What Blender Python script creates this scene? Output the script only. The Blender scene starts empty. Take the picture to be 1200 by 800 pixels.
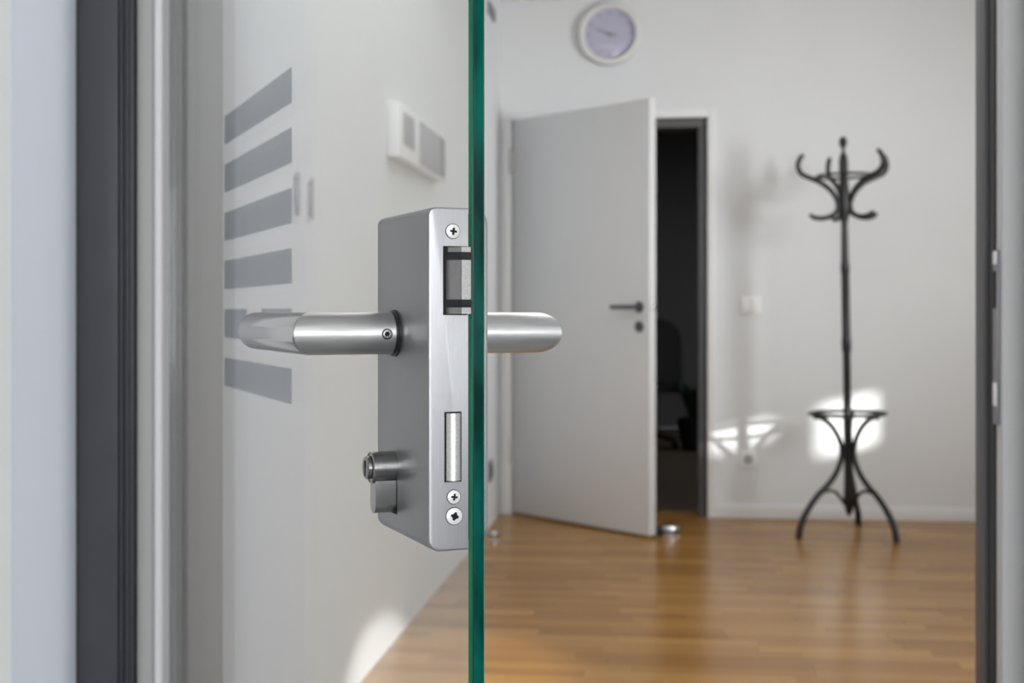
import bpy, bmesh, math, random
from mathutils import Vector, Matrix
random.seed(4)
R = math.radians
S = bpy.context.scene
COL = S.collection

# ------------------------------------------------------------ camera, light, exposure
cam_d = bpy.data.cameras.new('camera'); cam = bpy.data.objects.new('camera', cam_d); COL.objects.link(cam)
cam.location = (0, 0, 1.03); cam.rotation_euler = (R(90), 0, R(6.49))
cam_d.sensor_width = 36; cam_d.lens = 48; cam_d.shift_y = -34 / 1200
cam_d.clip_start = 0.05
cam_d.dof.use_dof = True; cam_d.dof.focus_distance = 0.70; cam_d.dof.aperture_fstop = 15
S.camera = cam

S.view_settings.view_transform = 'Standard'; S.view_settings.look = 'None'
S.view_settings.gamma = 1; S.view_settings.use_curve_mapping = False
S.view_settings.exposure = 0.0

w = bpy.data.worlds.new('world'); S.world = w; w.use_nodes = True
w.node_tree.nodes['Background'].inputs[0].default_value = (0.75, 0.87, 1, 1)
w.node_tree.nodes['Background'].inputs[1].default_value = 1.0

SUN_EL = R(11.0); SUN_H = (0.694, -0.720)
def lamp(name, kind, loc, direction, energy, color=(1, 1, 1), **kw):
    l = bpy.data.lights.new(name, kind); l.energy = energy; l.color = color
    for k, v in kw.items(): setattr(l, k, v)
    o = bpy.data.objects.new(name, l); COL.objects.link(o); o.location = loc
    o.rotation_euler = Vector(direction).to_track_quat('-Z', 'Y').to_euler()
    return o
lamp('sun', 'SUN', (6, 0, 4), (-SUN_H[0] * math.cos(SUN_EL), -SUN_H[1] * math.cos(SUN_EL), -math.sin(SUN_EL)), 10, (1, 0.98, 0.95), angle=R(1.6))
# daylight through the blind of the window by the coat stand and through the big window nearer the door
lamp('blind_light', 'AREA', (2.98, 4.20, 1.70), (-0.78, 0.62, 0), 12.5, (0.95, 0.98, 1), shape='RECTANGLE', size=0.42, size_y=0.9, spread=R(75))
lamp('window_light', 'AREA', (3.12, 2.6, 1.55), (-1, -0.30, -0.05), 31, (0.95, 0.98, 1), shape='RECTANGLE', size=1.1, size_y=1.5)
lamp('room_fill_light', 'AREA', (0.0, 3.3, 2.56), (0, 0, -1), 27, (0.95, 0.98, 1), shape='RECTANGLE', size=1.6, size_y=3.0)  # added soft fill under the ceiling, no fitting hangs there
# daylight of the hall, from its window behind the camera
lamp('hall_light', 'AREA', (0.7, -2.9, 1.6), (-0.1, 1, 0), 72, (0.95, 0.97, 1), shape='RECTANGLE', size=2.2, size_y=1.9)
lamp('hall_side_light', 'AREA', (3.1, -2.35, 1.22), (-1, 0.9, 0), 27, (0.95, 0.975, 1), shape='RECTANGLE', size=1.5, size_y=0.9)
# added lamp lifting the room beyond out of black
lamp('far_room_fill', 'AREA', (1.6, 9.5, 2.5), (0, 0, -1), 18, (1, 1, 1), shape='RECTANGLE', size=1.0, size_y=1.0)
# unseen spot added to brighten the foot of the left wall
beam = lamp('added_foot_spot', 'SPOT', (3.05, 2.45, 1.5), (-3.9, 1.55, -1.56), 900, (1, 0.98, 0.95), spot_size=R(6), spot_blend=0.7, shadow_soft_size=0.02)
beam.scale = (2.2, 0.9, 1)

# ------------------------------------------------------------ materials
MATS = {}
def mat(name, color, rough=0.5, metal=0.0, noise=0.0, nscale=8.0, stretch=(1, 1, 1), bump=0.0, spec=0.5, coat=0.0, rvar=0.0, color2=None):
    m = bpy.data.materials.new(name); m.use_nodes = True; nt = m.node_tree; N = nt.nodes; L = nt.links
    b = N['Principled BSDF']
    b.inputs['Base Color'].default_value = (*color, 1); b.inputs['Roughness'].default_value = rough
    b.inputs['Metallic'].default_value = metal; b.inputs['Specular IOR Level'].default_value = spec
    b.inputs['Coat Weight'].default_value = coat; b.inputs['Coat Roughness'].default_value = 0.05
    tc = N.new('ShaderNodeTexCoord'); mp = N.new('ShaderNodeMapping'); mp.inputs['Scale'].default_value = stretch
    L.new(tc.outputs['Object'], mp.inputs['Vector'])
    nz = N.new('ShaderNodeTexNoise'); nz.inputs['Scale'].default_value = nscale; nz.inputs['Detail'].default_value = 4
    L.new(mp.outputs[0], nz.inputs['Vector'])
    if noise or color2:
        r = N.new('ShaderNodeValToRGB'); r.color_ramp.elements[0].position = 0.3; r.color_ramp.elements[1].position = 0.7
        a = color if color2 else tuple(c * (1 - noise) for c in color)
        c2 = color2 if color2 else tuple(min(1, c * (1 + noise)) for c in color)
        r.color_ramp.elements[0].color = (*a, 1); r.color_ramp.elements[1].color = (*c2, 1)
        L.new(nz.outputs[0], r.inputs[0]); L.new(r.outputs[0], b.inputs['Base Color'])
    if rvar:
        mr = N.new('ShaderNodeMapRange'); mr.inputs[3].default_value = rough - rvar; mr.inputs[4].default_value = rough + rvar
        L.new(nz.outputs[0], mr.inputs[0]); L.new(mr.outputs[0], b.inputs['Roughness'])
    if bump:
        bp = N.new('ShaderNodeBump'); bp.inputs['Strength'].default_value = bump; bp.inputs['Distance'].default_value = 0.001
        L.new(nz.outputs[0], bp.inputs['Height']); L.new(bp.outputs[0], b.inputs['Normal'])
    MATS[name] = m
    return m
wall_m = mat('wall_paint', (0.75, 0.765, 0.775), 0.75, noise=0.015, nscale=3, bump=0.06)
hall_m = mat('hall_paint', (0.86, 0.86, 0.85), 0.7, noise=0.01, nscale=3)
reveal_m = mat('reveal_paint', (0.80, 0.845, 0.94), 0.6)
ceil_m = mat('ceiling_paint', (0.85, 0.85, 0.84), 0.8)
trim_m = mat('white_lacquer', (0.80, 0.80, 0.80), 0.4)
door_m = mat('door_lacquer', (0.70, 0.71, 0.72), 0.38, noise=0.01)
darkframe_m = mat('dark_frame_lacquer', (0.060, 0.062, 0.072), 0.42, noise=0.06, nscale=14)
seal_m = mat('black_rubber', (0.012, 0.012, 0.013), 0.6)
midframe_m = mat('grey_frame_lacquer', (0.46, 0.46, 0.46), 0.5)
whitealu_m = mat('white_aluminium', (0.82, 0.82, 0.83), 0.35)
alu_m = mat('light_aluminium', (0.60, 0.60, 0.61), 0.5)
brush_m = mat('brushed_steel', (0.47, 0.47, 0.485), 0.42, metal=1, noise=0.05, nscale=160, stretch=(14, 14, 0.35), bump=0.07, rvar=0.04)
brush_shade_m = mat('brushed_steel_shaded', (0.35, 0.35, 0.355), 0.40, metal=1, noise=0.05, nscale=160, stretch=(14, 14, 0.35), bump=0.07, rvar=0.04)
lever_m = mat('satin_steel', (0.66, 0.655, 0.65), 0.33, metal=1, noise=0.015, nscale=70, stretch=(1, 1, 12), bump=0.04)
grip_m = mat('polished_steel', (0.66, 0.655, 0.65), 0.27, metal=1)
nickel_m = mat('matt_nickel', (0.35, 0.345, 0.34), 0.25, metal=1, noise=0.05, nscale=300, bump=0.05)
screw_m = mat('screw_zinc', (0.88, 0.88, 0.87), 0.4, metal=0.25)
bolt_m = mat('bolt_steel', (0.80, 0.79, 0.78), 0.42, metal=1, noise=0.12, nscale=900, bump=0.12)
blackp_m = mat('black_plastic', (0.012, 0.012, 0.014), 0.35)
hole_m = mat('dark_recess', (0.006, 0.006, 0.006), 0.8)
chrome_m = mat('chrome', (0.75, 0.75, 0.77), 0.12, metal=1)
stand_m = mat('black_bentwood', (0.006, 0.006, 0.007), 0.38, noise=0.2, nscale=30)
edge_m = mat('glass_edge', (0.001, 0.030, 0.024), 0.15, stretch=(1, 1, 0.35), nscale=30, color2=(0.002, 0.115, 0.090), coat=0.0, bump=0.25, spec=0.06)
for q_ in edge_m.node_tree.nodes:
    if q_.type == 'VALTORGB': q_.color_ramp.elements[0].position = 0.41; q_.color_ramp.elements[1].position = 0.59
seam_m = mat('glass_seam', (0.001, 0.010, 0.006), 0.3)
cham_m = mat('glass_chamfer', (0.0, 0.10, 0.04), 0.15, coat=0.4, nscale=12, color2=(0.002, 0.25, 0.12), stretch=(1, 1, 0.5))
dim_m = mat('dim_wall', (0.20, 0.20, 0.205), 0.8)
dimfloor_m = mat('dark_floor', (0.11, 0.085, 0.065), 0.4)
dface_m = mat('clock_face_lilac', (0.52, 0.50, 0.64), 0.5)
rim_m = mat('clock_rim_plastic', (0.74, 0.74, 0.72), 0.35)
tick_m = mat('clock_marks', (0.30, 0.29, 0.38), 0.5)
switch_m = mat('switch_plastic', (0.86, 0.86, 0.86), 0.3)
greyp_m = mat('grey_plastic', (0.22, 0.22, 0.23), 0.35)
lgreyp_m = mat('light_grey_plastic', (0.36, 0.36, 0.37), 0.4)
iron_m = mat('handle_grey', (0.13, 0.13, 0.135), 0.35, metal=0.7)
blind_m = mat('blind_fabric', (0.8, 0.79, 0.76), 0.8)
leaf_m = mat('leaf_dark', (0.02, 0.045, 0.02), 0.5)
hallfloor_m = mat('hall_floor', (0.30, 0.30, 0.30), 0.5, noise=0.1)
soil_m = mat('soil', (0.02, 0.015, 0.01), 0.9)

def glass_mat(name, tint):
    m = bpy.data.materials.new(name); m.use_nodes = True; nt = m.node_tree; N = nt.nodes; L = nt.links; N.clear()
    out = N.new('ShaderNodeOutputMaterial'); mix = N.new('ShaderNodeMixShader')
    tr = N.new('ShaderNodeBsdfTransparent'); tr.inputs[0].default_value = (*tint, 1)
    gl = N.new('ShaderNodeBsdfGlossy'); gl.inputs['Roughness'].default_value = 0.0
    fr = N.new('ShaderNodeFresnel'); geo = N.new('ShaderNodeNewGeometry'); mr = N.new('ShaderNodeMapRange')
    mr.inputs[3].default_value = 1.5; mr.inputs[4].default_value = 1 / 1.5
    L.new(geo.outputs['Backfacing'], mr.inputs[0]); L.new(mr.outputs[0], fr.inputs['IOR'])
    L.new(fr.outputs[0], mix.inputs[0]); L.new(tr.outputs[0], mix.inputs[1]); L.new(gl.outputs[0], mix.inputs[2])
    L.new(mix.outputs[0], out.inputs[0]); return m
glass_m = glass_mat('clear_glass', (0.985, 0.995, 0.99))

def film_mat():
    m = bpy.data.materials.new('frosted_film'); m.use_nodes = True; nt = m.node_tree; N = nt.nodes; L = nt.links; N.clear()
    out = N.new('ShaderNodeOutputMaterial'); mix = N.new('ShaderNodeMixShader'); mix.inputs[0].default_value = 0.70
    tr = N.new('ShaderNodeBsdfTransparent')
    df = N.new('ShaderNodeBsdfDiffuse'); df.inputs[0].default_value = (0.28, 0.30, 0.29, 1)
    L.new(tr.outputs[0], mix.inputs[1]); L.new(df.outputs[0], mix.inputs[2]); L.new(mix.outputs[0], out.inputs[0]); return m
film_m = film_mat()

def wood_mat(name, src):
    m = bpy.data.materials.new(name); m.use_nodes = True; nt = m.node_tree; N = nt.nodes; L = nt.links
    b = N['Principled BSDF']
    if src == 'object': s = N.new('ShaderNodeObjectInfo').outputs['Random']
    else: s = N.new('ShaderNodeNewGeometry').outputs['Random Per Island']
    ramp = N.new('ShaderNodeValToRGB')
    cs = [(0.0, (0.30, 0.145, 0.036)), (0.35, (0.355, 0.178, 0.046)), (0.65, (0.39, 0.200, 0.054)), (1.0, (0.46, 0.248, 0.074))]
    e = ramp.color_ramp.elements; e[0].position = 0; e[0].color = (*cs[0][1], 1); e[1].position = 1; e[1].color = (*cs[3][1], 1)
    for p, c in cs[1:3]: q = e.new(p); q.color = (*c, 1)
    L.new(s, ramp.inputs[0])
    geo = N.new('ShaderNodeNewGeometry'); mp = N.new('ShaderNodeMapping'); mp.inputs['Scale'].default_value = (1.5, 40, 1)
    L.new(geo.outputs['Position'], mp.inputs['Vector'])
    nz = N.new('ShaderNodeTexNoise'); nz.inputs['Scale'].default_value = 3; nz.inputs['Detail'].default_value = 5
    L.new(mp.outputs[0], nz.inputs['Vector'])
    mr = N.new('ShaderNodeMapRange'); mr.inputs[3].default_value = 0.84; mr.inputs[4].default_value = 1.16
    L.new(nz.outputs[0], mr.inputs[0])
    mx = N.new('ShaderNodeMix'); mx.data_type = 'RGBA'; mx.blend_type = 'MULTIPLY'; mx.inputs[0].default_value = 1
    L.new(ramp.outputs[0], mx.inputs[6]); L.new(mr.outputs[0], mx.inputs[7]); L.new(mx.outputs[2], b.inputs['Base Color'])
    b.inputs['Roughness'].default_value = 0.27; b.inputs['Specular IOR Level'].default_value = 0.22
    bp = N.new('ShaderNodeBump'); bp.inputs['Strength'].default_value = 0.1; bp.inputs['Distance'].default_value = 0.001
    L.new(nz.outputs[0], bp.inputs['Height']); L.new(bp.outputs[0], b.inputs['Normal'])
    return m
wood_m = wood_mat('oak_strip', 'object'); woodf_m = wood_mat('oak_strip_far', 'island')

# ------------------------------------------------------------ mesh helpers
def box(bm, x0, x1, y0, y1, z0, z1, mi=0, bev=0.0, seg=2):
    ret = bmesh.ops.create_cube(bm, size=1)
    vs = ret['verts']
    bmesh.ops.scale(bm, vec=(x1 - x0, y1 - y0, z1 - z0), verts=vs)
    bmesh.ops.translate(bm, vec=((x0 + x1) / 2, (y0 + y1) / 2, (z0 + z1) / 2), verts=vs)
    fs = {f for v in vs for f in v.link_faces}
    for f in fs: f.material_index = mi
    if bev:
        es = list({e for v in vs for e in v.link_edges})
        r = bmesh.ops.bevel(bm, geom=es, offset=bev, segments=seg, profile=0.5, affect='EDGES')
        for f in r['faces']: f.material_index = mi
    return vs
def frame_of(t):
    t = t.normalized(); a = Vector((0, 0, 1)) if abs(t.z) < 0.9 else Vector((1, 0, 0))
    x = t.cross(a).normalized(); return x, t.cross(x).normalized()
def tube(bm, pts, rad, n=12, mi=0, cap=True, miter=False):
    pts = [Vector(p) for p in pts]; rs = rad if isinstance(rad, (list, tuple)) else [rad] * len(pts)
    rings = []; x = None
    for i, p in enumerate(pts):
        if i == 0: t = pts[1] - p
        elif i == len(pts) - 1: t = p - pts[i - 1]
        else: t = (pts[i + 1] - p).normalized() + (p - pts[i - 1]).normalized()
        t.normalize()
        if x is None: x, _ = frame_of(t)
        x = (x - t * x.dot(t)).normalized(); y = t.cross(x)
        rings.append([bm.verts.new(p + (x * math.cos(2 * math.pi * k / n) + y * math.sin(2 * math.pi * k / n)) * rs[i]) for k in range(n)])
    for i in range(len(rings) - 1):
        for k in range(n):
            f = bm.faces.new((rings[i][k], rings[i][(k + 1) % n], rings[i + 1][(k + 1) % n], rings[i + 1][k])); f.smooth = True; f.material_index = mi
    if cap:
        for r in (rings[0], rings[-1]):
            f = bm.faces.new(r); f.material_index = mi
    return rings
def lathe(bm, prof, origin, axis, n=32, mi=0, cap=True):
    """profile of (radius, height along axis)"""
    o = Vector(origin); t = Vector(axis).normalized(); x, y = frame_of(t); rings = []
    for r, h in prof:
        if r < 1e-6: rings.append([bm.verts.new(o + t * h)])
        else: rings.append([bm.verts.new(o + t * h + (x * math.cos(2 * math.pi * k / n) + y * math.sin(2 * math.pi * k / n)) * r) for k in range(n)])
    for a, b in zip(rings, rings[1:]):
        for k in range(n):
            if len(a) == 1 and len(b) == 1: continue
            if len(a) == 1: vs = (a[0], b[(k + 1) % n], b[k])
            elif len(b) == 1: vs = (a[k], a[(k + 1) % n], b[0])
            else: vs = (a[k], a[(k + 1) % n], b[(k + 1) % n], b[k])
            f = bm.faces.new(vs); f.material_index = mi; f.smooth = True
    if cap:
        for r in (rings[0], rings[-1]):
            if len(r) > 1: bm.faces.new(r).material_index = mi
def prism(bm, poly, o, ex, ey, ez, depth, mi=0):
    """polygon in (ex, ey) extruded along ez"""
    o, ex, ey, ez = map(Vector, (o, ex, ey, ez))
    a = [bm.verts.new(o + ex * p + ey * q) for p, q in poly]; b = [bm.verts.new(v.co + ez * depth) for v in a]
    n = len(a)
    for f in [bm.faces.new(a), bm.faces.new(b)] + [bm.faces.new((a[i], a[(i + 1) % n], b[(i + 1) % n], b[i])) for i in range(n)]: f.material_index = mi
def BM(): return bmesh.new()
def smooth_by_angle(me, ang=40):
    c = math.cos(R(ang)); bm = bmesh.new(); bm.from_mesh(me)
    for f in bm.faces: f.smooth = True
    for e in bm.edges:
        e.smooth = not (len(e.link_faces) == 2 and e.link_faces[0].normal.dot(e.link_faces[1].normal) < c)
    bm.to_mesh(me); bm.free()
def obj(name, bm, mats, parent=None, label=None, smooth=True):
    if not isinstance(mats, (list, tuple)): mats = [mats]
    bmesh.ops.recalc_face_normals(bm, faces=bm.faces)
    me = bpy.data.meshes.new(name); bm.to_mesh(me); bm.free()
    for m in mats: me.materials.append(m)
    if smooth: smooth_by_angle(me)
    o = bpy.data.objects.new(name, me); COL.objects.link(o)
    if parent: o.parent = parent
    if label: o['label'] = label
    return o
def tag(o, label, cat, kind=None, group=None):
    o['label'] = label; o['category'] = cat
    if kind: o['kind'] = kind
    if group: o['group'] = group
    return o
def thing(name, label, cat, loc=(0, 0, 0), rz=0, kind=None, group=None):
    o = bpy.data.objects.new(name, None); COL.objects.link(o); o.location = loc; o.rotation_euler = (0, 0, rz)
    o.empty_display_size = 0.1
    return tag(o, label, cat, kind, group)
def boxes(*bs, bev=0.0):
    bm = BM()
    for b in bs: box(bm, *b, bev=bev)
    return bm
def struct(name, bm, m, label, cat, parent=None):
    return tag(obj(name, bm, m, parent), label, cat, 'structure')

# ------------------------------------------------------------ the setting
XL, XR, YF, YB, H = -0.85, 3.2, 1.80, 6.93, 2.62
FO, FI = 1.58, 1.80            # hall face and room face of the partition
DX0, DX1, DZ = -0.79, 0.201, 2.011
struct('wall_left', boxes((XL - 0.1, XL, FI, YB + 0.17, 0, H)), wall_m, 'plain white left wall of the room behind the glass door', 'wall')
struct('wall_back', boxes((XL, DX0, YB, YB + 0.17, 0, H), (DX1, XR + 0.1, YB, YB + 0.17, 0, H), (DX0, DX1, YB, YB + 0.17, DZ, H)), wall_m,
       'white back wall behind the coat stand', 'wall')
# right wall with two windows
W1 = (3.66, 4.70, 0.98, 2.30); W2 = (2.0, 3.2, 0.8, 2.30)
struct('wall_right', boxes((XR, XR + 0.12, FI, W2[0], 0, H), (XR, XR + 0.12, W2[1], W1[0], 0, H), (XR, XR + 0.12, W1[1], YB, 0, H),
       (XR, XR + 0.12, W2[0], W2[1], 0, W2[2]), (XR, XR + 0.12, W2[0], W2[1], W2[3], H),
       (XR, XR + 0.12, W1[0], W1[1], 0, W1[2]), (XR, XR + 0.12, W1[0], W1[1], W1[3], H)), wall_m, 'white window wall on the right of the room', 'wall')
OX0, OX1, OZ = -0.793, 0.440, 2.25
struct('wall_front', boxes((-2.6, OX0, FO, FI, 0, H), (OX1, XR + 0.1, FO, FI, 0, H), (OX0, OX1, FO, FI, OZ, H)), hall_m,
       'cream white hall wall that holds the glass door frame', 'wall')
struct('ceiling', boxes((-2.7, XR + 0.12, -3.1, YB + 0.17, H, H + 0.1)), ceil_m, 'flat white ceiling above room and hall', 'ceiling')
# window 1: mullion and roller blind that leaves a gap above the sill; window 2: closed blind added to block the sun
def window(name, W, mull, blind, rail, fl, fr, label):
    t = thing(name, label, 'window', (XR + 0.08, (W[0] + W[1]) / 2, W[2]), 0, 'structure')
    hy = (W[1] - W[0]) / 2; h = W[3] - W[2]; f = 0.035
    obj('window_frame', boxes((-0.01, 0.01, -hy, hy, 0, f), (-0.01, 0.01, -hy, hy, h - f, h), (-0.01, 0.01, -hy, -hy + fl, f, h - f), (-0.01, 0.01, hy - fr, hy, f, h - f), (-0.01, 0.01, -hy + fl, mull[0], f, f + rail)), trim_m, t)
    obj('mullion', boxes((-0.01, 0.01, mull[0], mull[1], f, h - f)), trim_m, t)
    obj('window_pane', boxes((0.012, 0.018, -hy + f, hy - f, f, h - f)), glass_m, t)
    if blind: obj('roller_blind', boxes((-0.022, -0.016, -hy + 0.002, hy - 0.002, blind, h - 0.002)), blind_m, t)
window('window_1', W1, (-0.105, 0.121), 0.28, 0.17, 0.075, 0.10, 'right wall window with a roller blind lowered almost to the sill')  # deep bottom rail shaped to trim the sun on the back wall
window('window_2', W2, (-0.02, 0.02), 0.02, 0.02, 0.03, 0.03, 'wide window with its blind fully lowered in the right wall nearest the hall')

# floor: base, then strips one by one
floor = struct('floor', boxes((-2.7, XR + 0.12, -3.1, YB + 0.17, -0.1, -0.012)), hallfloor_m, 'glossy light brown wooden strip floor of the room', 'floor')
PW = 0.070; lens = [0.36, 0.44, 0.52, 0.60]
pmesh = {}
for L_ in lens:
    for q in range(2):
        bm = BM(); box(bm, 0.0003, L_ - 0.0003, 0.0003, PW - 0.0003, -0.012, 0, bev=0.0006, seg=1)
        me = bpy.data.meshes.new('plank'); bm.to_mesh(me); bm.free(); me.materials.append(wood_m); pmesh[(L_, q)] = me
cand = []; y = -3.0
while y < YB + 0.16:
    if y < FI - 0.09: y += PW; continue
    x = XL - random.random() * 0.5
    while x < XR:
        L_ = random.choice(lens)
        cand.append((x, y, L_)); x += L_
    y += PW
cen = lambda c: (c[0] + c[2] / 2, c[1] + PW / 2)
def inview(c):
    X, Y = cen(c); a = R(6.49); cx = X * math.cos(a) + Y * math.sin(a); cz = -X * math.sin(a) + Y * math.cos(a)
    return cz > 3.75 and -0.16 < cx / cz < 0.37 and c[0] > XL and c[0] + c[2] < XR
near = sorted([c for c in cand if inview(c)], key=lambda c: math.hypot(*cen(c)))[:300]
ns = set(near)
for c in near:
    o = bpy.data.objects.new('plank', pmesh[(c[2], 0)]); COL.objects.link(o); o.location = (c[0], c[1], 0); o.parent = floor
bm = BM()
for c in cand:
    if c in ns: continue
    x0 = max(c[0], XL if c[1] > FI - 0.08 else -2.6); x1 = min(c[0] + c[2], XR)
    if x1 - x0 > 0.01: box(bm, x0 + 0.0003, x1 - 0.0003, c[1] + 0.0003, c[1] + PW - 0.0003, -0.012, 0)
pf = obj('floor_strips', bm, woodf_m, floor, smooth=False); pf['kind'] = 'stuff'

# baseboards
struct('baseboard_back', boxes((DX1 + 0.04, XR, YB - 0.014, YB, 0, 0.068), bev=0.003), trim_m, 'low white baseboard along the back wall', 'baseboard')
# hall shell
struct('wall_hall_left', boxes((-2.7, -2.6, -3.1, FI, 0, H)), hall_m, 'cream side wall of the hall, outside the picture on the left', 'wall')
struct('wall_hall_right', boxes((XR, XR + 0.1, -3.1, FI, 0, H)), hall_m, 'cream side wall of the hall, outside the picture on the right', 'wall')
struct('wall_hall_back', boxes((-2.7, XR + 0.1, -3.2, -3.1, 0, H)), hall_m, 'cream end wall of the hall behind the camera', 'wall')
# plaster reveal on the left
def reveal_bm():
    bm = BM(); prism(bm, [(OX0 - 0.001, FO - 0.0006), (OX0 + 0.0015, FO - 0.0006), (-0.779, 1.737), (OX0 - 0.001, 1.737)], (0, 0, 0), (1, 0, 0), (0, 1, 0), (0, 0, 1), OZ); return bm
struct('trim_1', reveal_bm(), reveal_m, 'smooth pale blue-white reveal at the left of the glass door frame', 'trim')

# glass door frame, hinge side (left): dark profile, grey rebate, white lip
t = thing('trim_2', 'dark grey metal frame post on the hinge side of the glass door', 'door frame', (-0.785, 1.735, 0), 0, 'structure')
obj('frame_profile', boxes((0.007, 0.063, 0.000, 0.06, 0, OZ), (0.063, 0.083, 0.004, 0.06, 0, OZ), bev=0.0015), darkframe_m, t)
obj('frame_rib', boxes((0.067, 0.070, -0.002, 0.006, 0, OZ), (0.0755, 0.0785, -0.002, 0.006, 0, OZ), bev=0.0007), darkframe_m, t)
obj('rubber_seal', boxes((0.000, 0.007, -0.001, 0.05, 0, OZ), (0.083, 0.0855, 0.004, 0.05, 0, OZ)), seal_m, t)
obj('grey_rebate', boxes((0.0855, 0.1065, 0.010, 0.06, 0, OZ), bev=0.001), midframe_m, t, 'lighter grey rebate strip of the frame')
obj('white_lip', boxes((0.1120, 0.1190, 0.004, 0.06, 0, OZ), bev=0.001), whitealu_m, t, 'narrow white lip of the frame')
obj('inner_bead', boxes((0.1065, 0.112, 0.012, 0.06, 0, OZ), (0.119, 0.137, 0.016, 0.06, 0, OZ)), midframe_m, t)
# strike side (right)
t = thing('trim_3', 'slim grey metal frame post on the lock side of the glass door', 'door frame', (0.385, 1.70, 0), 0, 'structure')
obj('frame_profile', boxes((0.006, 0.060, 0.050, 0.10, 0, OZ), bev=0.001), mat('mid_dark_frame', (0.085, 0.085, 0.09), 0.5), t)
obj('rubber_seal', boxes((0.0105, 0.045, 0.018, 0.050, 0, OZ)), seal_m, t)
obj('light_profile', boxes((0.0125, 0.040, -0.012, 0.018, 0, OZ), bev=0.003), alu_m, t, 'light grey front profile')
obj('wall_end', boxes((0.042, 0.055, -0.10, 0.0, 0, OZ)), mat('brown_edge', (0.30, 0.24, 0.19), 0.6), t, 'brownish edge strip')
sp = obj('strike_plate', boxes((0.0085, 0.0125, -0.003, 0.016, 0.895, 1.105), bev=0.0006), greyp_m, t, 'dark strike plate with pale ends')
obj('strike_end', boxes((0.0075, 0.0125, -0.002, 0.014, 1.088, 1.104), bev=0.0005), screw_m, sp)
obj('strike_end', boxes((0.0075, 0.0125, -0.002, 0.014, 0.917, 0.945), bev=0.0005), screw_m, sp)
obj('strike_hole', boxes((0.0078, 0.0125, -0.001, 0.013, 1.035, 1.080)), hole_m, sp)

# ------------------------------------------------------------ glass door with its lock
GP = (-0.0994, 0.6831, 0); PHI = R(28.476)
gd = thing('glass_door', 'clear glass door with green edge, standing half open and carrying a steel lock and levers', 'door', GP, PHI + math.pi / 2)
# local x = along the glass towards the hinges, local y = left face outwards
GT = 0.0084; GL = 1.075
bm = BM(); c = 0.0013; z0, z1 = 0.012, 2.2
pl = [(0, -GT + 0.0006), (0, -0.0024), (0, -0.0016), (c, 0), (GL, 0), (GL, -GT), (0.0006, -GT)]
va = [bm.verts.new((p, q, z0)) for p, q in pl]; vb = [bm.verts.new((p, q, z1)) for p, q in pl]
kinds = [1, 3, 2, 0, 0, 0, 2]
for i in range(7):
    bm.faces.new((va[i], va[(i + 1) % 7], vb[(i + 1) % 7], vb[i])).material_index = kinds[i]
bm.faces.new(va).material_index = 1; bm.faces.new(vb).material_index = 1
obj('glass_pane', bm, [glass_m, edge_m, cham_m, seam_m], gd, 'clear pane with a teal green cut edge', smooth=False)
ztop = 1.2277
for k in range(6):
    zt = ztop - k * 0.0486; zb = zt - 0.0286
    for u0, u1 in ([(0.6247, 0.7391), (0.4385, 0.5564)] if k == 4 else [(0.4385, 0.7391)]):
        obj('frosted_stripe', boxes((u0, u1, -GT - 0.0006, -GT - 0.0002, zb, zt)), film_m, gd, 'short grey frosted stripe' if k == 4 else None, smooth=False)
# pivot fittings near the hinge edge, above and below the picture
for zz in (0.03, 2.05):
    obj('patch_fitting', boxes((GL - 0.14, GL + 0.005, -GT - 0.012, 0.012, zz, zz + 0.05), bev=0.003), brush_m, gd)

LV = 0.0218; U1 = 0.093; ZB, ZT = 0.9102, 1.0828
def rounded_body(u0, u1, v0, v1, z0, z1, r_face, r_corner, mi_far=0):
    bm = BM(); vs = box(bm, u0, u1, v0, v1, z0, z1)
    tgt = [e for e in bm.edges if abs(e.verts[0].co.y - e.verts[1].co.y) > 1e-4]   # edges along the thickness
    bmesh.ops.bevel(bm, geom=tgt, offset=r_corner, segments=5, profile=0.5, affect='EDGES')
    vm = v1 if abs(v1) > abs(v0) else v0
    tgt = [e for e in bm.edges if all(abs(v.co.y - vm) < 1e-6 for v in e.verts)]
    bmesh.ops.bevel(bm, geom=tgt, offset=r_face, segments=4, profile=0.5, affect='EDGES')
    return bm
# the front face keeps a crisp outline with rounded outer corners
bm = BM(); n = 6; rt, rb = 0.0042, 0.0062
prof = [(0.0006, ZT), (LV - rt, ZT)] + [(LV - rt + rt * math.sin(i / n * math.pi / 2), ZT - rt + rt * math.cos(i / n * math.pi / 2)) for i in range(1, n + 1)] \
     + [(LV - rb + rb * math.cos(i / n * math.pi / 2), ZB + rb - rb * math.sin(i / n * math.pi / 2)) for i in range(0, n + 1)] + [(0.0006, ZB)]
prism(bm, prof, (0, 0, 0), (0, 1, 0), (0, 0, 1), (1, 0, 0), U1)
bmesh.ops.recalc_face_normals(bm, faces=bm.faces)
es = [e for e in bm.edges if all(abs(v.co.x - U1) < 1e-6 for v in e.verts)]
bmesh.ops.bevel(bm, geom=es, offset=0.0045, segments=4, profile=0.5, affect='EDGES')
es = [e for e in bm.edges if all(abs(v.co.x) < 1e-6 for v in e.verts) and not all(abs(v.co.y - 0.0006) < 1e-6 for v in e.verts)]
bmesh.ops.bevel(bm, geom=es, offset=0.0011, segments=3, profile=0.5, affect='EDGES')
bm.normal_update()
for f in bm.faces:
    if f.normal.y > 0.9: f.material_index = 1  # left side of the case: its shade is painted as darker steel
lock = obj('lock_body', bm, [brush_m, brush_shade_m], gd, 'brushed steel lock case clamped to the left face of the glass')
obj('gasket', boxes((0.0008, U1 - 0.004, 0.0, 0.0007, ZB + 0.005, ZT - 0.003)), seal_m, lock, 'black gasket between case and glass', smooth=False)
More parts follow.
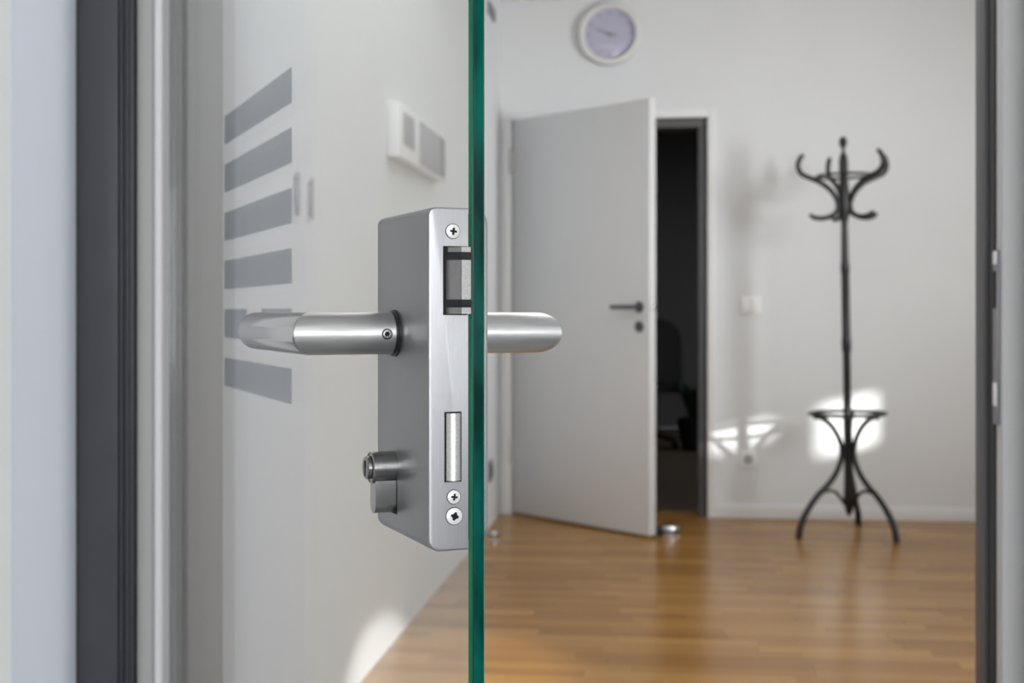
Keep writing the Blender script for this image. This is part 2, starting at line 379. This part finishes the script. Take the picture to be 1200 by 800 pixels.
bm = rounded_body(0.018, U1, -GT - 0.0088, -GT - 0.0003, ZB + 0.001, ZT - 0.001, 0.0015, 0.006)
cover = obj('cover_plate', bm, brush_m, gd, 'steel counter plate on the right face of the glass')

def front(v, px_y): return v, px_y
def screw(v, z, r, star):
    bm = BM(); lathe(bm, [(r + 0.00035, 0.0), (r + 0.00035, 0.00015)], (0.0, v, z), (-1, 0, 0), 28, 1)
    lathe(bm, [(r, 0.0), (r, 0.0005), (r * 0.82, 0.00085), (0, 0.00105)], (0.0, v, z), (-1, 0, 0), 28, 0)
    a0 = R(18 if star else 8); wd = r * 0.15; ln = r * 0.52
    for k in range(4 if not star else 4):
        a = a0 + k * math.pi / 2
        prism(bm, [(0, -wd), (ln * 0.9, -wd * 1.1), (ln, 0), (ln * 0.9, wd * 1.1), (0, wd)], (-0.00085, v, z), (0, math.cos(a), math.sin(a)), (0, -math.sin(a), math.cos(a)), (-1, 0, 0), 0.0003, 1)
    if star:
        for k in range(4):
            a = a0 + R(45) + k * math.pi / 2
            prism(bm, [(0, -wd * .5), (ln * 0.75, -wd * .4), (ln * 0.75, wd * .4), (0, wd * .5)], (-0.00085, v, z), (0, math.cos(a), math.sin(a)), (0, -math.sin(a), math.cos(a)), (-1, 0, 0), 0.0003, 1)
    return bm
def vz(px, py):      # point of the front face under a place in the photograph (metric only, plane x = 0)
    v = (550 - px) / 1600 * 0.69 / 0.952; return v, 1.03 + (366 - py) / 1600 * (0.69 - 0.375 * v)
obj('screw', screw(*vz(530.5, 271), 0.0036, False), [screw_m, hole_m], lock, 'cross-head screw at the top')
obj('screw', screw(*vz(531.5, 582), 0.0034, False), [screw_m, hole_m], lock, 'smaller cross-head screw under the dead bolt')
obj('screw', screw(*vz(532, 604.5), 0.0042, True), [screw_m, hole_m], lock, 'star-head screw at the bottom')

# latch bolt: slanted nose with two black plastic bands, in a dark slot
va_, za = vz(519, 288); vb_, zb = vz(548, 369)
obj('latch_slot', boxes((-0.00025, 0.004, vb_ + 0.0002, va_, zb, za)), hole_m, lock, 'dark slot of the latch bolt', smooth=False)
v1 = vz(523, 0)[0]; vm = vz(533.5, 0)[0]; v0 = 0.0006
sect = [(0.0, v1), (-0.0006, v1 - 0.0001), (-0.0060, vm - 0.0012), (-0.0046, v0 + 0.0003), (-0.0040, v0), (0.0, v0)]
bm = BM(); h = za - zb; e = 0.0006
segs = [(0, 0.095, 0, 0), (0.095, 0.215, 1, 0.0003), (0.215, 0.805, 0, 0), (0.805, 0.925, 1, 0.0003), (0.925, 1, 0, -0.0003)]
for s0, s1, mi, g in segs:
    zz0 = zb + e + (h - 2 * e) * s0; zz1 = zb + e + (h - 2 * e) * s1
    pp = [(x - g if x < 0 else x, y_ + (g if i < 2 else 0)) for i, (x, y_) in enumerate(sect)]
    prism(bm, pp, (0, 0, zz0), (1, 0, 0), (0, 1, 0), (0, 0, 1), zz1 - zz0, mi)
bm.normal_update(); bmesh.ops.recalc_face_normals(bm, faces=bm.faces)
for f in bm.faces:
    if f.material_index == 0 and f.normal.y > 0.5 and f.normal.x < -0.3: f.material_index = 2  # shade of the slanted facet put into a darker metal colour
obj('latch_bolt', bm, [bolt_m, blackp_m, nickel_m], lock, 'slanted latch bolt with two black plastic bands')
# dead bolt: rounded bar in a slot
va_, za = vz(520.5, 482.5); vb_, zb = vz(540.5, 564)
obj('bolt_slot', boxes((-0.0002, 0.004, vb_, va_, zb, za)), hole_m, lock, 'dark slot of the dead bolt', smooth=False)
vc0 = vz(539, 0)[0]; vc1 = vz(522.5, 0)[0]
bm = BM(); pr = [(0.001, vc0), (-0.0006, vc0)] + [(-0.0008 - 0.0021 * math.sin(math.pi * i / 8), vc0 + (vc1 - vc0) * i / 8) for i in range(1, 8)] + [(-0.0006, vc1), (0.001, vc1)]
prism(bm, pr, (0, 0, zb + 0.0008), (1, 0, 0), (0, 1, 0), (0, 0, 1), za - zb - 0.0016)
obj('dead_bolt', bm, bolt_m, lock, 'rounded steel dead bolt')

# profile cylinder
CU, CZ = 0.0585, 0.9470; cr = 0.0085; P1 = LV + 0.0135
bm = BM()
poly = [(-cr * math.sin(R(a_)), cr * math.cos(R(a_))) for a_ in range(-144, 145, 12)]
poly = [(-0.0050, -0.0248), (0.0050, -0.0248)] + [(cr * math.sin(R(a_)), cr * math.cos(R(a_))) for a_ in range(144, -145, -12)]
# lower web with a rounded foot
foot = [(0.005 * math.sin(R(a_)), -0.0195 - 0.005 * math.cos(R(a_))) for a_ in range(-90, 91, 18)]
poly = foot + [(cr * math.sin(R(a_)), cr * math.cos(R(a_))) for a_ in range(144, -145, -12)]
prism(bm, poly, (CU, LV - 0.002, CZ), (1, 0, 0), (0, 0, 1), (0, 1, 0), 0.0155 - 0.0018)
cyl = obj('lock_cylinder', bm, nickel_m, lock, 'matt nickel profile cylinder with keyway')
bm = BM(); lathe(bm, [(cr, -0.0018), (cr, 0.0006), (cr - 0.0008, 0.0010), (cr - 0.0012, 0.0004), (0.0062, 0.0004), (0.0062, 0.0030), (0.0055, 0.0035), (0, 0.0035)], (CU, P1 - 0.001, CZ), (0, 1, 0), 36, 0)
box(bm, CU - 0.0006, CU + 0.0006, P1 + 0.0022, P1 + 0.0027, CZ - 0.0045, CZ + 0.0040, 1)
prism(bm, [(-0.0012, 0.0), (0.0012, 0.0), (0.0012, 0.0035), (-0.0012, 0.0035)], (CU, P1 + 0.0022, CZ), (1, 0, 0), (0, 0, 1), (0, 1, 0), 0.0005, 1)
obj('cylinder_plug', bm, [nickel_m, hole_m], gd, 'round plug with dark keyway on the lock cylinder')
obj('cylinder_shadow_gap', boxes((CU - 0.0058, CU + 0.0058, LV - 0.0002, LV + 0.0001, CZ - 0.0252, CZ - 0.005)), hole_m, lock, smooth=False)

# lever handles: neck square to the glass, mitred grip parallel to it
HU, HZ, HR = 0.0573, 1.0188, 0.0113
def lever(s, vface, reach, glen, label):
    seg = 48; yb = vface + s * reach
    def ring(o, f): return [f(2 * math.pi * k / seg) for k in range(seg)]
    bm = BM()
    def V(u, v, z): return bm.verts.new((u, v, z))
    rings = []
    rings.append([V(HU + HR * math.cos(a), vface + s * 0.0022, HZ + HR * math.sin(a)) for a in [2 * math.pi * k / seg for k in range(seg)]])
    rings.append([V(HU + HR * math.cos(a), vface + s * (reach - 0.02), HZ + HR * math.sin(a)) for a in [2 * math.pi * k / seg for k in range(seg)]])
    # mitre plane: u - HU = -(v - yb)*s
    def mit(a, back): return (HU + HR * math.cos(a), yb - s * HR * math.cos(a) - s * back, HZ + HR * math.sin(a))
    rings.append([V(*mit(2 * math.pi * k / seg, 0.0009)) for k in range(seg)])
    N1 = len(rings)
    def g(a, fwd): return (HU + HR * math.cos(a) + fwd, yb - s * HR * math.cos(a), HZ + HR * math.sin(a))
    rings.append([V(*g(2 * math.pi * k / seg, 0.0009)) for k in range(seg)])
    for du, rr in ((glen - 0.003, 1), (glen - 0.0012, 0.93), (glen, 0.80)):
        rings.append([V(HU + du, yb - s * HR * rr * math.cos(2 * math.pi * k / seg), HZ + HR * rr * math.sin(2 * math.pi * k / seg)) for k in range(seg)])
    for i in range(len(rings) - 1):
        for k in range(seg):
            f = bm.faces.new((rings[i][k], rings[i][(k + 1) % seg], rings[i + 1][(k + 1) % seg], rings[i + 1][k])); f.material_index = 0 if i < N1 - 1 else 1
    bm.faces.new(rings[-1]).material_index = 1; bm.faces.new(rings[0])
    lv = obj('lever_handle', bm, [lever_m, grip_m], gd, label)
    bm = BM(); lathe(bm, [(HR + 0.0014, 0), (HR + 0.0014, 0.0010), (HR + 0.0006, 0.0014), (HR + 0.0006, 0.0024), (HR - 0.003, 0.0024)], (HU, vface, HZ), (0, s, 0), 48)
    obj('rose_ring', bm, blackp_m, lv, 'black plastic ring at the root of the lever')
    return lv
lvL = lever(1, LV, 0.0470, 0.139, 'satin steel lever handle on the left face')
lvR = lever(-1, -GT - 0.0088, 0.0440, 0.140, 'satin steel lever handle on the right face')
bm = BM(); a = R(0); o_ = Vector((HU - HR, LV + 0.0075, HZ - 0.0002))
lathe(bm, [(0.0029, -0.0006), (0.0029, 0.00012), (0.0024, 0.0002), (0.0024, 0.00005)], o_, (-1, 0, 0), 24, 1)
lathe(bm, [(0.0023, -0.0006), (0.0023, 0.0003), (0.0015, 0.0004), (0.0015, 0.0002)], o_, (-1, 0, 0), 24, 0)
lathe(bm, [(0.0014, 0.0003), (0.0014, 0.00045)], o_, (-1, 0, 0), 6, 1)
obj('set_screw', bm, [nickel_m, hole_m], lvL, 'small hexagon socket set screw')

# ------------------------------------------------------------ the white door in the back wall
dl = math.hypot(-0.085 + 0.79, 6.255 - 6.93)
ang = math.atan2(6.255 - 6.93, -0.085 + 0.79)
dr = thing('door_1', 'flush light grey door standing ajar at the back of the room', 'door', (-0.786, 6.925, 0), ang, 'structure')
obj('door_leaf', boxes((0.0, dl, 0.0, 0.042, 0.012, 2.008), bev=0.002), door_m, dr)
bm = BM()
for y0, s in ((0, -1),):
    lathe(bm, [(0.026, 0), (0.026, 0.007), (0.024, 0.009), (0.010, 0.009), (0.010, 0.045)], (dl - 0.062, y0, 1.055), (0, s, 0), 24)
    tube(bm, [(dl - 0.062, y0 + s * 0.045, 1.055), (dl - 0.09, y0 + s * 0.05, 1.055), (dl - 0.200, y0 + s * 0.05, 1.055)], 0.0105, 14)
obj('door_handle', bm, iron_m, dr, 'dark grey lever pointing left')
bm = BM(); lathe(bm, [(0.026, 0), (0.026, 0.007), (0.024, 0.009), (0, 0.009)], (dl - 0.062, 0, 0.965), (0, -1, 0), 24)
box(bm, dl - 0.065, dl - 0.059, -0.0100, -0.0088, 0.950, 0.978, 1)
obj('key_rose', bm, [iron_m, hole_m], dr, 'round dark grey key rose')
obj('latch', boxes((dl - 0.002, dl + 0.012, 0.014, 0.028, 1.045, 1.070), bev=0.001), chrome_m, dr)
for zz in (1.80, 0.33):
    bm = BM(); lathe(bm, [(0.008, 0), (0.008, 0.13)], (-0.004, -0.010, zz - 0.065), (0, 0, 1), 12); box(bm, -0.004, 0.03, -0.004, 0.002, zz - 0.055, zz + 0.055)
    obj('hinge', bm, alu_m, dr)
# frame of that door
t = thing('trim_4', 'white casing and dark rebate around the open back doorway', 'door frame', (DX1, YB, 0), 0, 'structure')
obj('casing', boxes((0.0, 0.040, -0.012, 0, 0, DZ + 0.04), (DX0 - DX1 - 0.05, 0.0, -0.012, 0, DZ, DZ + 0.04), (DX0 - DX1 - 0.05, DX0 - DX1, -0.012, 0, 0, DZ), bev=0.002), trim_m, t)
obj('dark_rebate', boxes((-0.046, 0.0, 0.012, 0.17, 0, DZ - 0.046), (DX0 - DX1, 0.0, 0.012, 0.17, DZ - 0.046, DZ), bev=0.001), mat('rebate_grey', (0.085, 0.085, 0.088), 0.5), t, 'dark grey rebate of the doorway')

# dark room beyond
YD = 12.3
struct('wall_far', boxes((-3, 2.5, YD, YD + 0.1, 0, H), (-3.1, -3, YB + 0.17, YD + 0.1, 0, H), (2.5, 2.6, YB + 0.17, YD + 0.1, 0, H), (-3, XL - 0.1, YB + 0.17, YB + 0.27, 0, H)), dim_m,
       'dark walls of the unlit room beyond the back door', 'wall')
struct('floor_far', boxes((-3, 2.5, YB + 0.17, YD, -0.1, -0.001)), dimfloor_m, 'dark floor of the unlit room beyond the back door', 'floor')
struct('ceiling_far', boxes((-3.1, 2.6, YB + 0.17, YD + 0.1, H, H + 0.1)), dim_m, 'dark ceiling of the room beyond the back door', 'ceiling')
# office chair silhouette
ch = thing('office_chair', 'black office chair with rounded back in the dark room beyond the door', 'chair', (-0.10, 10.6, 0), R(8))
def sup(w_, h_, r_, n_=8):
    pts = []
    for cx, cy, a0 in ((w_ - r_, h_ - r_, 0), (-w_ + r_, h_ - r_, 90), (-w_ + r_ * .5, 0.03, 180), (w_ - r_ * .5, 0.03, 270)):
        rr = r_ if cy > 0.1 else r_ * .5
        for i in range(n_ + 1):
            q = R(a0 + 90 * i / n_); pts.append((cx + rr * math.cos(q), cy + (rr if cy > .1 else 0.03) * math.sin(q)))
    return pts
bm = BM(); prism(bm, sup(0.25, 0.52, 0.17), (0, 0.22, 0.46), (1, 0, 0), (0, 0.10, 1), (0, 1, 0), 0.05)
obj('backrest', bm, blackp_m, ch)
bm = BM(); prism(bm, [(0.25 * math.cos(a_) * (1 + .12 * math.sin(2 * a_) ** 2), 0.24 * math.sin(a_) * (1 + .12 * math.sin(2 * a_) ** 2)) for a_ in [k * math.pi / 12 for k in range(24)]], (0, 0, 0.42), (1, 0, 0), (0, 1, 0), (0, 0, 1), 0.06)
obj('seat', bm, blackp_m, ch)
bm = BM(); tube(bm, [(0, 0, 0.07), (0, 0, 0.42)], 0.028, 12); obj('gas_column', bm, blackp_m, ch)
for k in range(5):
    a_ = R(72 * k + 10); bm = BM(); tube(bm, [(0, 0, 0.09), (0.27 * math.cos(a_), 0.27 * math.sin(a_), 0.055)], [0.022, 0.014], 8); f_ = obj('foot', bm, blackp_m, ch)
    bm = BM(); lathe(bm, [(0.025, -0.012), (0.025, 0.012)], (0.27 * math.cos(a_), 0.27 * math.sin(a_), 0.0255), (math.sin(a_), -math.cos(a_), 0), 12); obj('caster', bm, blackp_m, f_)
# plant in a pot beside it
pt = thing('potted_plant', 'dark leafy plant in a black pot beside the office chair in the dark room', 'plant', (0.20, 10.3, 0))
bm = BM(); lathe(bm, [(0.09, 0), (0.13, 0.24), (0.12, 0.24), (0.115, 0.22), (0, 0.22)], (0, 0, 0), (0, 0, 1), 20); obj('pot', bm, blackp_m, pt)
for k in range(16):
    a_ = k * 2.4; bm = BM(); hh = 0.22 + 0.02 * (k % 5); rr = 0.10 + 0.05 * (k % 3)
    c0 = Vector((0.03 * math.cos(a_), 0.03 * math.sin(a_), 0.22)); c1 = Vector((rr * math.cos(a_), rr * math.sin(a_), 0.24 + hh)); sd = Vector((-math.sin(a_), math.cos(a_), 0)) * 0.045
    m_ = (c0 + c1) / 2 + Vector((0, 0, 0.05)); up = Vector((0, 0, 0.004))
    vs = [bm.verts.new(p) for p in (c0, m_ - sd, c1, m_ + sd)]; v2 = [bm.verts.new(p.co + up) for p in vs]
    bm.faces.new(vs); bm.faces.new(v2)
    for i in range(4): bm.faces.new((vs[i], vs[(i + 1) % 4], v2[(i + 1) % 4], v2[i]))
    obj('leaf', bm, leaf_m, pt)

# ------------------------------------------------------------ coat stand
cs = thing('coat_stand', 'tall black bentwood coat stand with curved hooks and umbrella ring', 'coat stand', (0.838, 6.458, 0))
cs.rotation_euler = (0, R(-0.9), 0)
bm = BM()
lathe(bm, [(0.001, 0.085), (0.012, 0.10), (0.020, 0.125), (0.024, 0.16), (0.021, 0.24), (0.019, 0.35), (0.021, 0.52), (0.0185, 0.60), (0.0175, 0.84), (0.022, 0.86), (0.022, 0.90), (0.0195, 0.92), (0.0185, 1.21),
           (0.021, 1.22), (0.021, 1.25), (0.018, 1.265), (0.015, 1.44), (0.025, 1.49), (0.027, 1.56), (0.022, 1.62), (0.019, 1.65), (0.021, 1.70), (0.020, 1.74), (0.014, 1.765), (0.001, 1.77)], (0, 0, 0), (0, 0, 1), 20)
obj('pole', bm, stand_m, cs)
bm = BM(); lathe(bm, [(0.008, 1.765), (0.007, 1.79), (0.014, 1.80), (0.019, 1.815), (0.018, 1.83), (0.010, 1.843), (0.0, 1.846)], (0, 0, 0), (0, 0, 1), 18); obj('finial', bm, stand_m, cs)
def crom(P, n=8):
    P = [Vector(p) for p in P]; Q = [P[0] * 2 - P[1]] + P + [P[-1] * 2 - P[-2]]; out = []
    for i in range(1, len(Q) - 2):
        for k in range(n):
            t = k / n; a, b, c_, d = Q[i - 1:i + 3]
            out.append(0.5 * ((2 * b) + (-a + c_) * t + (2 * a - 5 * b + 4 * c_ - d) * t * t + (-a + 3 * b - 3 * c_ + d) * t ** 3))
    return out + [P[-1]]
def curve_part(name, pts, ang, r0, label=None, rad=None):
    q = crom([(p * math.cos(ang), p * math.sin(ang), z) for p, z in pts])
    n = len(q); rs = [r0] * n if rad is None else [rad(i / (n - 1)) for i in range(n)]
    bm = BM(); tube(bm, q, rs, 10); return obj(name, bm, stand_m, cs, label)
camrot = R(6.49)
for A, sc in ((8, 0.98), (-50, 1.0), (176, 0.97), (97, 0.95)):
    a_ = R(A) + camrot
    pts = [(0.188 * sc, 1.765), (0.206 * sc, 1.745), (0.215 * sc, 1.71), (0.198 * sc, 1.675), (0.15 * sc, 1.652), (0.10, 1.63), (0.055, 1.59), (0.030, 1.54), (0.034, 1.50), (0.06, 1.478), (0.10, 1.468), (0.135, 1.472), (0.158, 1.487)]
    curve_part('hook', pts, a_, 0.0085, None, lambda t: 0.0115 if 0.05 < t < 0.95 else 0.0095)
bm = BM(); q = [(0.125 * math.cos(k * math.pi / 20), 0.125 * math.sin(k * math.pi / 20), 1.663) for k in range(41)]; tube(bm, q, 0.0065, 8, cap=False); obj('top_ring', bm, stand_m, cs)
bm = BM(); q = [(0.172 * math.cos(k * math.pi / 24), 0.172 * math.sin(k * math.pi / 24), 0.562) for k in range(49)]; tube(bm, q, 0.009, 8, cap=False); obj('umbrella_ring', bm, stand_m, cs)
for A in (-157 + 4, -52.5 + 4, 75):
    a_ = R(A); fr_ = 0.285 if A != 75 else 0.33
    curve_part('leg', [(0.178, 0.553), (0.135, 0.545), (0.085, 0.505), (0.045, 0.44), (0.034, 0.38), (0.055, 0.31), (0.105, 0.245), (0.17, 0.19), (0.225, 0.125), (fr_ - 0.025, 0.06), (fr_ - 0.012, 0.0)], a_, 0.011, None, lambda t: 0.0105 + 0.0055 * t)
    curve_part('brace', [(0.150, 0.200), (0.115, 0.212), (0.075, 0.205), (0.045, 0.175), (0.024, 0.145)], a_, 0.0075)

# ------------------------------------------------------------ wall clock
ck = thing('wall_clock', 'round wall clock with white rim and pale lilac face, high on the back wall', 'clock', (-0.289, YB, 2.437))
bm = BM(); lathe(bm, [(0.150, 0), (0.160, 0.012), (0.160, 0.030), (0.152, 0.040), (0.135, 0.042), (0.127, 0.034), (0.127, 0.020), (0.125, 0.012)], (0, 0, 0), (0, -1, 0), 64); obj('rim', bm, rim_m, ck)
bm = BM(); lathe(bm, [(0.128, 0.010), (0.128, 0.018), (0, 0.018)], (0, 0, 0), (0, -1, 0), 64); dial = obj('dial', bm, dface_m, ck, 'pale lilac dial')
for k in range(12):
    a_ = R(30 * k); bm = BM(); prism(bm, [(-0.003, 0.098), (0.003, 0.098), (0.003, 0.118), (-0.003, 0.118)], (0, -0.018, 0), (math.cos(a_), 0, -math.sin(a_)), (math.sin(a_), 0, math.cos(a_)), (0, -1, 0), 0.001); obj('hour_mark', bm, tick_m, dial, smooth=False)
def hand(name, deg, ln, wd, off):
    a_ = R(deg); bm = BM(); prism(bm, [(-wd, -0.015), (wd, -0.015), (wd * .6, ln), (-wd * .6, ln)], (0, -off, 0), (math.cos(a_), 0, -math.sin(a_)), (math.sin(a_), 0, math.cos(a_)), (0, -1, 0), 0.001)
    obj(name, bm, greyp_m, ck, smooth=False)
hand('minute_hand', 293, 0.075, 0.0022, 0.022); hand('hour_hand', 96, 0.040, 0.005, 0.020)
bm = BM(); lathe(bm, [(0.007, 0.018), (0.007, 0.026), (0, 0.027)], (0, 0, 0), (0, -1, 0), 16); obj('hub', bm, greyp_m, ck)
bm = BM(); lathe(bm, [(0.128 * math.cos(R(a_)), 0.030 + 0.012 * math.sin(R(a_))) for a_ in (0, 15, 30, 45, 60, 75, 90)], (0, 0, 0), (0, -1, 0), 64, cap=False); obj('clock_glass', bm, glass_m, ck, 'domed clear cover')

# ------------------------------------------------------------ switch, socket, floor stops, wall fittings
sw = thing('light_switch', 'white double light switch on the back wall beside the doorway', 'switch', (0.412, YB, 1.064))
obj('frame', boxes((-0.050, 0.050, -0.009, 0, -0.045, 0.045), bev=0.003), switch_m, sw)
obj('rocker', boxes((-0.044, -0.002, -0.014, -0.008, -0.038, 0.038), bev=0.002), switch_m, sw); obj('rocker', boxes((0.002, 0.044, -0.014, -0.008, -0.038, 0.038), bev=0.002), switch_m, sw)
so = thing('wall_socket', 'white wall socket low on the back wall left of the coat stand', 'socket', (0.402, YB, 0.295))
bm = boxes((-0.042, 0.042, -0.010, 0, -0.042, 0.042), bev=0.003); obj('frame', bm, switch_m, so)
bm = BM(); lathe(bm, [(0.024, 0.0095), (0.024, 0.0105), (0.020, 0.0112), (0.020, 0.0106), (0, 0.0106)], (0, 0, 0), (0, -1, 0), 24); obj('socket_well', bm, lgreyp_m, so, 'grey round well')
so2 = thing('wall_socket', 'dark grey wall socket low on the left wall just right of the glass edge', 'socket', (XL, 6.50, 0.27))
obj('frame', boxes((0, 0.012, -0.06, 0.06, -0.05, 0.05), bev=0.003), greyp_m, so2)
obj('socket_well', boxes((0.012, 0.016, -0.03, 0.03, -0.03, 0.03), bev=0.001), seal_m, so2)
vt = thing('wall_shadow', 'narrow dark grey vent high on the left wall near the corner', 'shadow_plate', (XL, 6.55, 2.485))  # a shadow on the wall, modelled as a dark grey plate with bars
obj('frame', boxes((0, 0.010, -0.11, 0.11, -0.03, 0.03), bev=0.002), greyp_m, vt)
for k in range(3): obj('shadow_bar', boxes((0.010, 0.014, -0.10, 0.10, -0.022 + 0.016 * k, -0.012 + 0.016 * k)), greyp_m, vt)
ds = thing('door_stop', 'chrome floor door stop with black buffer at the foot of the open grey door', 'door stop', (0.012, 6.30, 0))
bm = BM(); lathe(bm, [(0.046, 0), (0.046, 0.006), (0.040, 0.010), (0.040, 0.048), (0.036, 0.055), (0, 0.056)], (0, 0, 0), (0, 0, 1), 28); obj('body', bm, chrome_m, ds)
bm = BM(); lathe(bm, [(0.0408, 0.022), (0.0425, 0.024), (0.0425, 0.036), (0.0408, 0.038)], (0, 0, 0), (0, 0, 1), 28, cap=False); obj('rubber_band', bm, seal_m, ds)
bm = BM(); lathe(bm, [(0.019, 0.030), (0.021, 0.034), (0.021, 0.058), (0.016, 0.062)], (0, 0, 0.031), (-1, 0, 0), 20); obj('buffer', bm, seal_m, ds, 'black rubber buffer')
d2 = thing('door_stop', 'small round chrome door stop on the floor by the left wall', 'door stop', (-0.772, 6.08, 0))
bm = BM(); lathe(bm, [(0.024, 0), (0.024, 0.004), (0.012, 0.010), (0.012, 0.022), (0.021, 0.028), (0.023, 0.036), (0.018, 0.046), (0, 0.050)], (0, 0, 0), (0, 0, 1), 24); obj('body', bm, chrome_m, d2)
bm = BM(); lathe(bm, [(0.0225, 0.029), (0.0250, 0.031), (0.0250, 0.036), (0.0225, 0.038)], (0, 0, 0), (0, 0, 1), 24, cap=False); obj('rubber_band', bm, seal_m, d2)

# control panel on the left wall, seen through the glass
cp = thing('wall_control_panel', 'white control panel with two grey displays on the left wall, behind the glass', 'control panel', (XL, 4.55, 1.60))
obj('housing', boxes((0, 0.040, -0.46, 0.40, -0.095, 0.075), bev=0.005), switch_m, cp)
obj('small_display', boxes((0.040, 0.043, -0.40, -0.22, -0.050, 0.050), bev=0.001), lgreyp_m, cp, 'small grey display')
obj('large_display', boxes((0.040, 0.044, -0.12, 0.38, -0.080, 0.060), bev=0.001), lgreyp_m, cp, 'large grey display')
obj('display_edge', boxes((0.044, 0.046, 0.27, 0.37, -0.075, 0.055), bev=0.0005), greyp_m, cp, 'dark strip at the end of the large display')
bars = [('slim grey vertical wall handle, the left one of the pair behind the glass', 3.06), ('slim grey vertical wall handle, the right one of the pair behind the glass', 3.185)]
for lb, yy in bars:
    h_ = thing('cupboard_pull', lb, 'pull', (XL, yy, 1.302), group='pair of slim handles on the left wall')
    obj('grip', boxes((0.006, 0.010, -0.010, 0.010, -0.05, 0.05), bev=0.002), lgreyp_m, h_)
    for zz in (-0.035, 0.035): obj('stud', boxes((0, 0.006, -0.004, 0.004, zz - 0.004, zz + 0.004)), lgreyp_m, h_)
